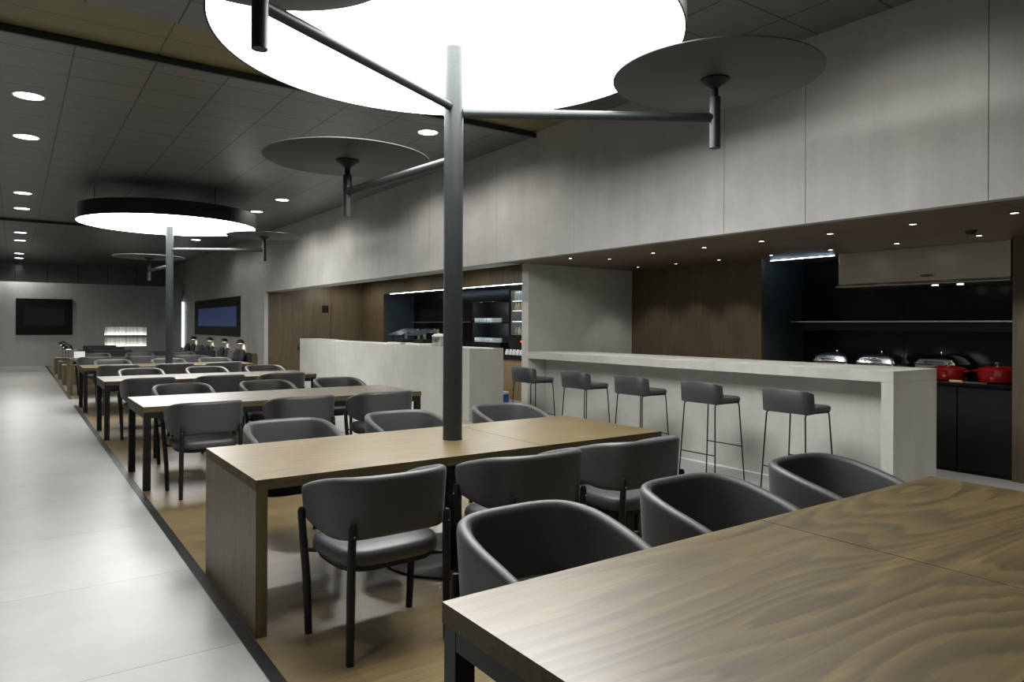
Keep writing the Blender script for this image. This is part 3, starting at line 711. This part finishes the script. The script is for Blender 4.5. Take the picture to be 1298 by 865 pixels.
t = thing('kitchen_knife', 'knife with pale wooden handle lying before the red pots', 'knife', (7.945, 3.19, KZ), 0.10)
bx('handle', (-0.011, 0.011, -0.01, 0.11, 0.001, 0.019), M['board_w'], t, 0.003)
bx('blade', (-0.016, 0.012, -0.22, -0.0105, 0.004, 0.008), M['steel'], t)
t = thing('ladle', 'steel ladle leaning over a chafing dish', 'ladle', (8.50, 4.08, KZ))
tube('handle', [(0, 0, 0.03), (0.0, -0.09, 0.25)], 0.006, M['steel'], t, 8)
lathe('bowl', [(0, 0.0), (0.03, 0.008), (0.042, 0.03), (0.038, 0.03), (0, 0.008)], M['steel'], t, seg=20)

# ------------------------------------------------------------------ buffet recess
t = thing('stone_counter', 'pale stone serving counter left of the bar, behind the third table', 'counter', (5.72, 9.18, 0))
bx('front_panel', [(0, 0.06, 0.0, 4.0, 0, 1.13), (0, 0.06, 4.002, 7.89, 0, 1.13)], M['concrete_x'], t, 0.002)
bx('end_panel', (0.0605, 0.636, 0, 0.06, 0, 1.13), M['concrete_x'], t, 0.002)
bx('countertop', (0.0605, 0.636, 0.0605, 7.89, 1.09, 1.128), M['concrete_x'], t, 0.002)
bx('back_panel', (0.58, 0.636, 0.0605, 7.89, 0, 1.089), M['concrete_x'], t)
bx('raised_block', (0.0, 0.5, 6.6, 7.89, 1.1305, 1.15), M['concrete_x'], t, 0.002)
def display(label, y):
    t = thing('food_display', label, 'display case', (5.84, y, 1.1305), 0, 'slanted-hood food displays')
    bx('base_tray', (0.0, 0.42, 0, 0.56, 0, 0.035), M['white'], t, 0.004)
    bx('back_rail', (0.36, 0.40, 0.02, 0.54, 0.22, 0.29), M['steel'], t, 0.003)
    for yy in (0.0, 0.52): bx('post', (0.37, 0.41, yy, yy+0.04, 0.0355, 0.219), M['steel'], t, 0.003)
    for yy in (0.04, 0.50): bx('front_post', (0.08, 0.10, yy, yy+0.02, 0.0355, 0.165), M['black'], t)
    bm = bmesh.new(); add_prism(bm, [(0.0, 0.172), (0.36, 0.288), (0.36, 0.294), (0.0, 0.180)], 'Y', -0.01, 0.57)
    obj('slanted_hood', bm, M['hoodglass'], t)
    bx('dark_food_tray', (0.11, 0.34, 0.09, 0.47, 0.036, 0.10), M['cab'], t, 0.006)
    return t
d0 = display('slanted-hood food display on the stone counter, left of two', 11.80); bpy.context.view_layer.update()
dup(d0, (5.84, 11.04, 1.1305), None, 'slanted-hood food display on the stone counter, next to the steel canister')
t = thing('soup_kettle', 'cylindrical steel canister on the counter just left of the near pole', 'canister', (6.05, 10.70, 1.1305))
lathe('body', [(0, 0), (0.125, 0), (0.13, 0.01), (0.13, 0.16), (0, 0.16)], M['steel'], t, seg=32)
lathe('lid', [(0.135, 0.1605), (0.135, 0.18), (0.09, 0.21), (0, 0.215)], M['white'], t, seg=32)
tube('ladle_handle', [(0.02, 0.05, 0.2155), (-0.02, 0.16, 0.30)], 0.006, M['steel'], t, 8)
t = tag(bx('worktop', (RX+0.05, 9.095, 11.83, 17.53, 0.90, 0.94), M['gloss'], None, 0.002), 'gloss black back counter in the buffet recess', 'worktop')
tag(bx('base_cabinet', (RX+0.08, 9.09, 11.83, 17.53, 0.0, 0.899), M['cab'], None, 0.002), 'black base unit under the buffet back counter', 'cabinet')
t = thing('wall_shelf', 'thin black ledge along the buffet back wall, left of the pole', 'shelf', (8.60, 13.75, 1.56))
bx('board', (0, 0.495, 0, 3.0, 0, 0.02), M['gloss'], t)
bx('edge_trim', (-0.006, -0.0005, 0, 3.0, 0.002, 0.018), M['steel'], t)
t = thing('led_strip', 'cool white strip of light along the top of the buffet recess', 'light', (RX+0.09, 8.05, 2.325))
bx('profile', (-0.012, 0.012, 0, 9.3, 0.010, 0.0145), M['black'], t); bx('diffuser', (-0.004, 0.004, 0, 9.25, 0.004, 0.0095), M['led'], t)
# glass rack
t = thing('glass_rack', 'black shelf unit holding rows of upturned glasses', 'rack', (8.55, 12.50, 0.941))
bx('back_board', (0.50, 0.53, 0, 1.15, 0, 1.09), M['cab'], t)
for z in (0.18, 0.62): bx('shelf', (0, 0.499, 0, 1.15, z-0.02, z), M['cab'], t, 0.002)
bx('top_board', (-0.05, 0.499, 0, 1.15, 1.07, 1.09), M['gloss'], t, 0.002)
bx('side_board', (0.05, 0.499, 1.151, 1.17, 0, 1.069), M['cab'], t)
for z in (0.50, 0.97):
    for y_ in (0.3, 0.85):
        l_ = bpy.data.lights.new('rack_fill_light', 'POINT'); l_.energy = 4.0; l_.color = (0.85, 0.95, 1); l_.shadow_soft_size = 0.03; lo_ = bpy.data.objects.new('rack_fill_light', l_); COL.objects.link(lo_); lo_.location = (0.02, y_, z); lo_.parent = t  # unseen fill lights added inside the rack to brighten the glasses
bx('lower_riser', (0.02, 0.499, 0, 1.15, 0, 0.159), M['cab'], t)
def tumbler(lb, x, y, z):
    t = lathe('tumbler', [(0.030, 0), (0.036, 0.095), (0.033, 0.095), (0.027, 0.008), (0, 0.008)], M['tumbler'], None, seg=20, loc=(x, y, z))
    return tag(t, lb, 'glass', 'tumblers on the glass rack')
g0 = {}
for row, z, lb in ((0, 1.1215, 'clear tumbler in the row on the lower shelf of the black glass rack'), (1, 1.5615, 'clear tumbler in the row on the upper shelf of the black glass rack')):
    for k in range(11):
        if not g0: g0['a'] = tumbler(lb, 8.62, 12.56+k*0.1, z)
        else:
            c = g0['a'].copy(); COL.objects.link(c); c.location = (8.62, 12.56+k*0.1, z); c['label'] = lb
# drinks fridge
t = thing('drinks_fridge', 'tall black glass-door fridge with drinks, left of the stone partition', 'fridge', (RX+0.14, 10.95, 0.94))
bx('body', [(0.56, 0.60, 0, 0.86, 0.0, 1.38), (0.02, 0.5595, 0, 0.04, 0, 1.38), (0.02, 0.5595, 0.82, 0.86, 0, 1.38), (0.02, 0.5595, 0.0405, 0.8195, 1.34, 1.38), (0.02, 0.5595, 0.0405, 0.8195, 0, 0.22)], M['cab'], t)
bx('door_frame', [(0, 0.0195, 0, 0.34, 0.30, 1.38), (0, 0.0195, 0.79, 0.86, 0.30, 1.38), (0, 0.0195, 0.3405, 0.7895, 1.27, 1.38), (0, 0.0195, 0.3405, 0.7895, 0.30, 0.36)], M['gloss'], t)
bx('glass_door', (0.008, 0.014, 0.341, 0.789, 0.361, 1.269), M['glass'], t)
bx('control_panel', (0, 0.0195, 0, 0.86, 0.1, 0.299), M['gloss'], t)
lathe('red_button', [(0, 0), (0.02, 0), (0.02, 0.004), (0, 0.004)], M['red_led'], t, (0, 0, 0), 16).matrix_local = Matrix.Translation((-0.0005, 0.42, 0.23)) @ Matrix.Rotation(-PI/2, 4, 'Y')
lathe('blue_button', [(0, 0), (0.022, 0), (0.022, 0.004), (0, 0.004)], M['blue_led'], t, (0, 0, 0), 16).matrix_local = Matrix.Translation((-0.0005, 0.30, 0.23)) @ Matrix.Rotation(-PI/2, 4, 'Y')
for z in (0.36, 0.64, 0.86, 1.06): bx('shelf', (0.06, 0.55, 0.042, 0.818, z, z+0.01), M['steel'], t)
bx('interior_lamp', (0.03, 0.10, 0.06, 0.80, 1.322, 1.338), M['fridge_in'], t)
for z_ in (1.055, 0.855, 0.635): bx('shelf_fill_strip', (0.062, 0.075, 0.05, 0.81, z_-0.006, z_), M['fridge_in'], t)  # added glowing strips under the shelves that brighten the drinks
def drink(kind, lb, y, z, mat, cat='drink'):
    if kind == 'carton':
        bm = bmesh.new(); add_box(bm, -0.035, 0.035, -0.035, 0.035, 0, 0.15); add_prism(bm, [(-0.035, 0.1505), (0.035, 0.1505), (0.003, 0.185), (-0.003, 0.185)], 'Y', -0.034, 0.034)
        o = obj('drink_carton', bm, mat, None, (RX+0.26, y, z))
    else:
        o = lathe('drink_bottle', [(0, 0), (0.032, 0), (0.034, 0.01), (0.034, 0.085), (0.014, 0.12), (0.013, 0.15), (0, 0.15)], mat, None, seg=16, loc=(RX+0.26, y, z))
    tag(o, lb, cat, 'drinks inside the glass-door fridge'); return o
for k, (m_, c_) in enumerate((('cream', 'cream'), ('white', 'white'), ('paleblue', 'pale blue'), ('white', 'white'))):
    drink('carton', f'{c_} drink carton on the top fridge shelf, place {k+1} from the left', 11.70-k*0.105, 10*0+0.94+1.0705, M[m_])
for k, (m_, c_) in enumerate((('yellow', 'yellow'), ('yellow', 'yellow'), ('amber', 'amber'), ('pink', 'pink'), ('pink', 'pink'))):
    drink('bottle', f'{c_} bottle on the second fridge shelf, place {k+1} from the left', 11.71-k*0.085, 0.94+0.8705, M[m_])
drink('carton', 'amber pack alone on the third fridge shelf', 11.42, 0.94+0.6505, M['amber'])
for k, (m_, c_) in enumerate((('yellow', 'yellow'), ('cream', 'cream'), ('green', 'green'), ('green', 'green'))):
    drink('bottle', f'{c_} bottle on the bottom fridge shelf, place {k+1} from the left', 11.70-k*0.1, 0.94+0.3705, M[m_])
tag(bx('worktop', (RX-0.02, 9.095, 8.0, 11.82, 0.80, 0.899), M['gloss'], None, 0.002), 'black counter slab under the drinks fridge', 'worktop')
tag(bx('counter_plinth', (RX+0.25, 9.09, 10.95, 11.81, 0.90, 0.939), M['cab']), 'low black plinth carrying the drinks fridge', 'plinth')
tag(bx('base_cabinet', (RX, 9.09, 8.0, 11.82, 0.0, 0.799), M['oak_light'], None, 0.002), 'light oak base unit under the drinks fridge', 'cabinet')
cp = None
for k in range(5):
    lb = f'white ceramic cup upside down before the fridge, place {k+1} from the left'
    if cp is None:
        cp = tag(lathe('coffee_cup', [(0.045, 0), (0.043, 0.05), (0.030, 0.10), (0.022, 0.11), (0, 0.11)], M['white'], None, seg=20, loc=(RX+0.06, 11.74, 0.8995)), lb, 'cup', 'white cups below the fridge')
    else:
        c = cp.copy(); COL.objects.link(c); c.location = (RX+0.06, 11.74-k*0.125, 0.8995); c['label'] = lb
t = thing('waste_bin', 'small blue box with white top on the floor beyond the stone counter', 'box', (7.35, 10.60, 0))
bx('body', (0, 0.12, 0, 0.12, 0, 0.22), M['blue'], t, 0.01); bx('lid', (0, 0.12, 0, 0.12, 0.221, 0.27), M['white'], t, 0.01)
# recess door fittings
t = thing('door_sign', 'small black square sign plate on the brown recess wall', 'sign', (7.07, 18.97, 1.93))
bx('plate', (-0.09, 0.09, -0.012, -0.0005, -0.10, 0.10), M['frame'], t)
bx('pictogram', [(-0.06, 0.06, -0.0135, -0.0122, 0.02, 0.06), (-0.06, 0.06, -0.0135, -0.0122, -0.05, -0.03)], M['screen'], t)
t = thing('door_lever', 'dark door handle on the brown wall left of the stone counter', 'handle', (6.33, 18.97, 0.88))
bx('rose', (-0.03, 0.03, -0.01, -0.0005, -0.08, 0.08), M['black'], t, 0.002); tube('lever', [(0, -0.0105, 0.03), (0, -0.05, 0.03), (0.11, -0.05, 0.03)], 0.011, M['steel'], t, 10)

# ------------------------------------------------------------------ lounge at the far end
def desk_lamp(label, x, y, z, h=0.40, group='black table lamps in the lounge'):
    t = thing('table_lamp', label, 'lamp', (x, y, z), 0, group)
    lathe('base', [(0, 0), (0.07, 0), (0.07, 0.012), (0, 0.014)], M['lampblack'], t, seg=24)
    tube('stem', [(0, 0, 0.0145), (0, 0, h-0.101)], 0.007, M['lampblack'], t, 8)
    lathe('lamp_shade', [(0.095, h-0.09), (0.10, h-0.085), (0.075, h), (0.03, h+0.02), (0, h+0.022), ], M['lampblack'], t, seg=28)
    lathe('bulb', [(0, h-0.1), (0.06, h-0.0985), (0.06, h-0.0955), (0, h-0.0945)], M['bulb'], t, seg=20)
    spot(t, (0, 0, h-0.105), LAMP_W, 2.9, 0.8, (1, 0.86, 0.62), 0.03)
    return t
bl = ['nearest', 'middle', 'farthest']
for k, (y, lx) in enumerate(((20.25, 1.05), (22.2, 1.09), (24.6, 1.13))):
    t = thing('side_block', f'low wooden side block by the aisle in the lounge, {bl[k]} of three', 'side table', (0.96, y, 0), 0, 'wooden side blocks by the aisle')
    bx('box', (0, 0.42, 0, 0.55, 0, 0.455), M['walnut_v'], t, 0.003); bx('top', (-0.005, 0.425, -0.005, 0.555, 0.4555, 0.48), M['walnut'], t, 0.002)
    desk_lamp(f'black table lamp on the {bl[k]} wooden side block by the aisle', lx+0.03, y+0.28, 0.48, 0.47)
    t = thing('lounge_sofa', f'dark low-backed sofa right of the {bl[k]} wooden side block', 'sofa', (1.55+0.05*k, y, 0), 0, 'dark lounge sofas')
    bm = bmesh.new(); add_prism(bm, rounded_rect(0.85, 0.80, 0.12, 5, 0.45, 0.4), 'Z', 0.10, 0.42); obj('seat', bm, M['sofa'], t, bevel=0.03)
    bm = bmesh.new(); add_prism(bm, rounded_rect(0.88, 0.16, 0.07, 5, 0.45, -0.05), 'Z', 0.10, 0.84); obj('backrest', bm, M['sofa'], t, bevel=0.03)
    for sx in (0.12, 0.78):
        for sy_ in (0.1, 0.7): tube('leg', [(sx, sy_, 0), (sx, sy_, 0.099)], 0.018, M['black'], t, 8)
desk_lamp('black table lamp on the left end of the farthest communal table', 1.12, 17.75, 0.75, 0.17)
t = thing('menu_holder', 'small white lit holder on the left end of the farthest table', 'holder', (1.12, 17.45, 0.75))
bx('panel', (-0.10, 0.10, 0, 0.012, 0.012, 0.15), M['white'], t); bx('foot', (-0.11, 0.11, -0.03, 0.045, 0, 0.0115), M['black'], t)
t = thing('lounge_sofa', 'dark sofa in the middle of the lounge behind the far pole', 'sofa', (2.75, 20.4, 0), 0, 'dark lounge sofas')
bm = bmesh.new(); add_prism(bm, rounded_rect(1.7, 0.80, 0.12, 5, 0.85, 0.4), 'Z', 0.10, 0.42); obj('seat', bm, M['sofa'], t, bevel=0.03)
bm = bmesh.new(); add_prism(bm, rounded_rect(1.75, 0.16, 0.07, 5, 0.85, -0.05), 'Z', 0.10, 0.78); obj('backrest', bm, M['sofa'], t, bevel=0.03)
for sx in (0.12, 1.55):
    for sy_ in (0.1, 0.7): tube('leg', [(sx, sy_, 0), (sx, sy_, 0.099)], 0.018, M['black'], t, 8)
# banquette under the right-hand screen
t = thing('banquette', 'long dark banquette seat along the far right wall under the blue screen', 'banquette', (5.38, 19.6, 0))
bx('seat', (-0.62, -0.22, 0, 8.6, 0.12, 0.45), M['sofa'], t, 0.03); bx('plinth', (-0.58, -0.02, 0.02, 8.58, 0, 0.119), M['black'], t)
bx('backrest', (-0.21, -0.13, 0, 8.6, 0.12, 0.66), M['sofa'], t, 0.02); bx('ledge', (-0.125, 0, 0, 8.6, 0.12, 0.70), M['walnut_v'], t, 0.003)
def cushion_bm(sz=0.36, th=0.065):
    bm = bmesh.new(); n = 10; top = {}; bot = {}
    for i in range(n+1):
        for j in range(n+1):
            u, v_ = -1+2*i/n, -1+2*j/n
            h = th*(max(0, (1-u**4)*(1-v_**4)))**0.5
            pin = 1-0.06*(1-abs(u*v_))
            y, z = u*sz/2*pin if abs(v_) < 1 else u*sz/2*pin, v_*sz/2*pin
            top[i, j] = bm.verts.new((h, y, z)); bot[i, j] = top[i, j] if h < 1e-6 else bm.verts.new((-h, y, z))
    for i in range(n):
        for j in range(n):
            bm.faces.new((top[i, j], top[i+1, j], top[i+1, j+1], top[i, j+1]))
            q = [bot[i, j], bot[i, j+1], bot[i+1, j+1], bot[i+1, j]]
            if len(set(q)) == 4 and set(q) != {top[i, j], top[i+1, j], top[i+1, j+1], top[i, j+1]}: bm.faces.new(q)
    return bm
seqc = ['b', 'b', 'l', 'b', 'b', 'l', 'b', 'b', 'b', 'l', 'b', 'b']
cd = {}
cu_y = [19.95, 20.5, 21.1, 21.6, 22.3, 22.95, 23.5, 24.2, 25.0, 25.7, 26.4, 27.4]
for k, (cc, y) in enumerate(zip(seqc, cu_y)):
    lb = f"{'slate blue' if cc == 'b' else 'pale grey'} square cushion on the far banquette, number {k+1} from its near end"
    if cc not in cd:
        o = obj('cushion', cushion_bm(), M['cush_b'] if cc == 'b' else M['cush_l'], None, smooth=70); cd[cc] = o; tag(o, lb, 'cushion', 'cushions along the banquette')
    else:
        o = cd[cc].copy(); COL.objects.link(o); o['label'] = lb
    o.location = (5.38-0.305, y, 0.63); o.rotation_euler = (0, 0.2, 0.08*((k % 3)-1))
for k, (y, nm) in enumerate(((21.0, 'nearest'), (22.9, 'second nearest'), (24.9, 'second farthest'), (27.5, 'farthest'))):
    desk_lamp(f'black table lamp behind the banquette on the right wall, {nm} of four', 5.30, y, 0.70, 0.34)
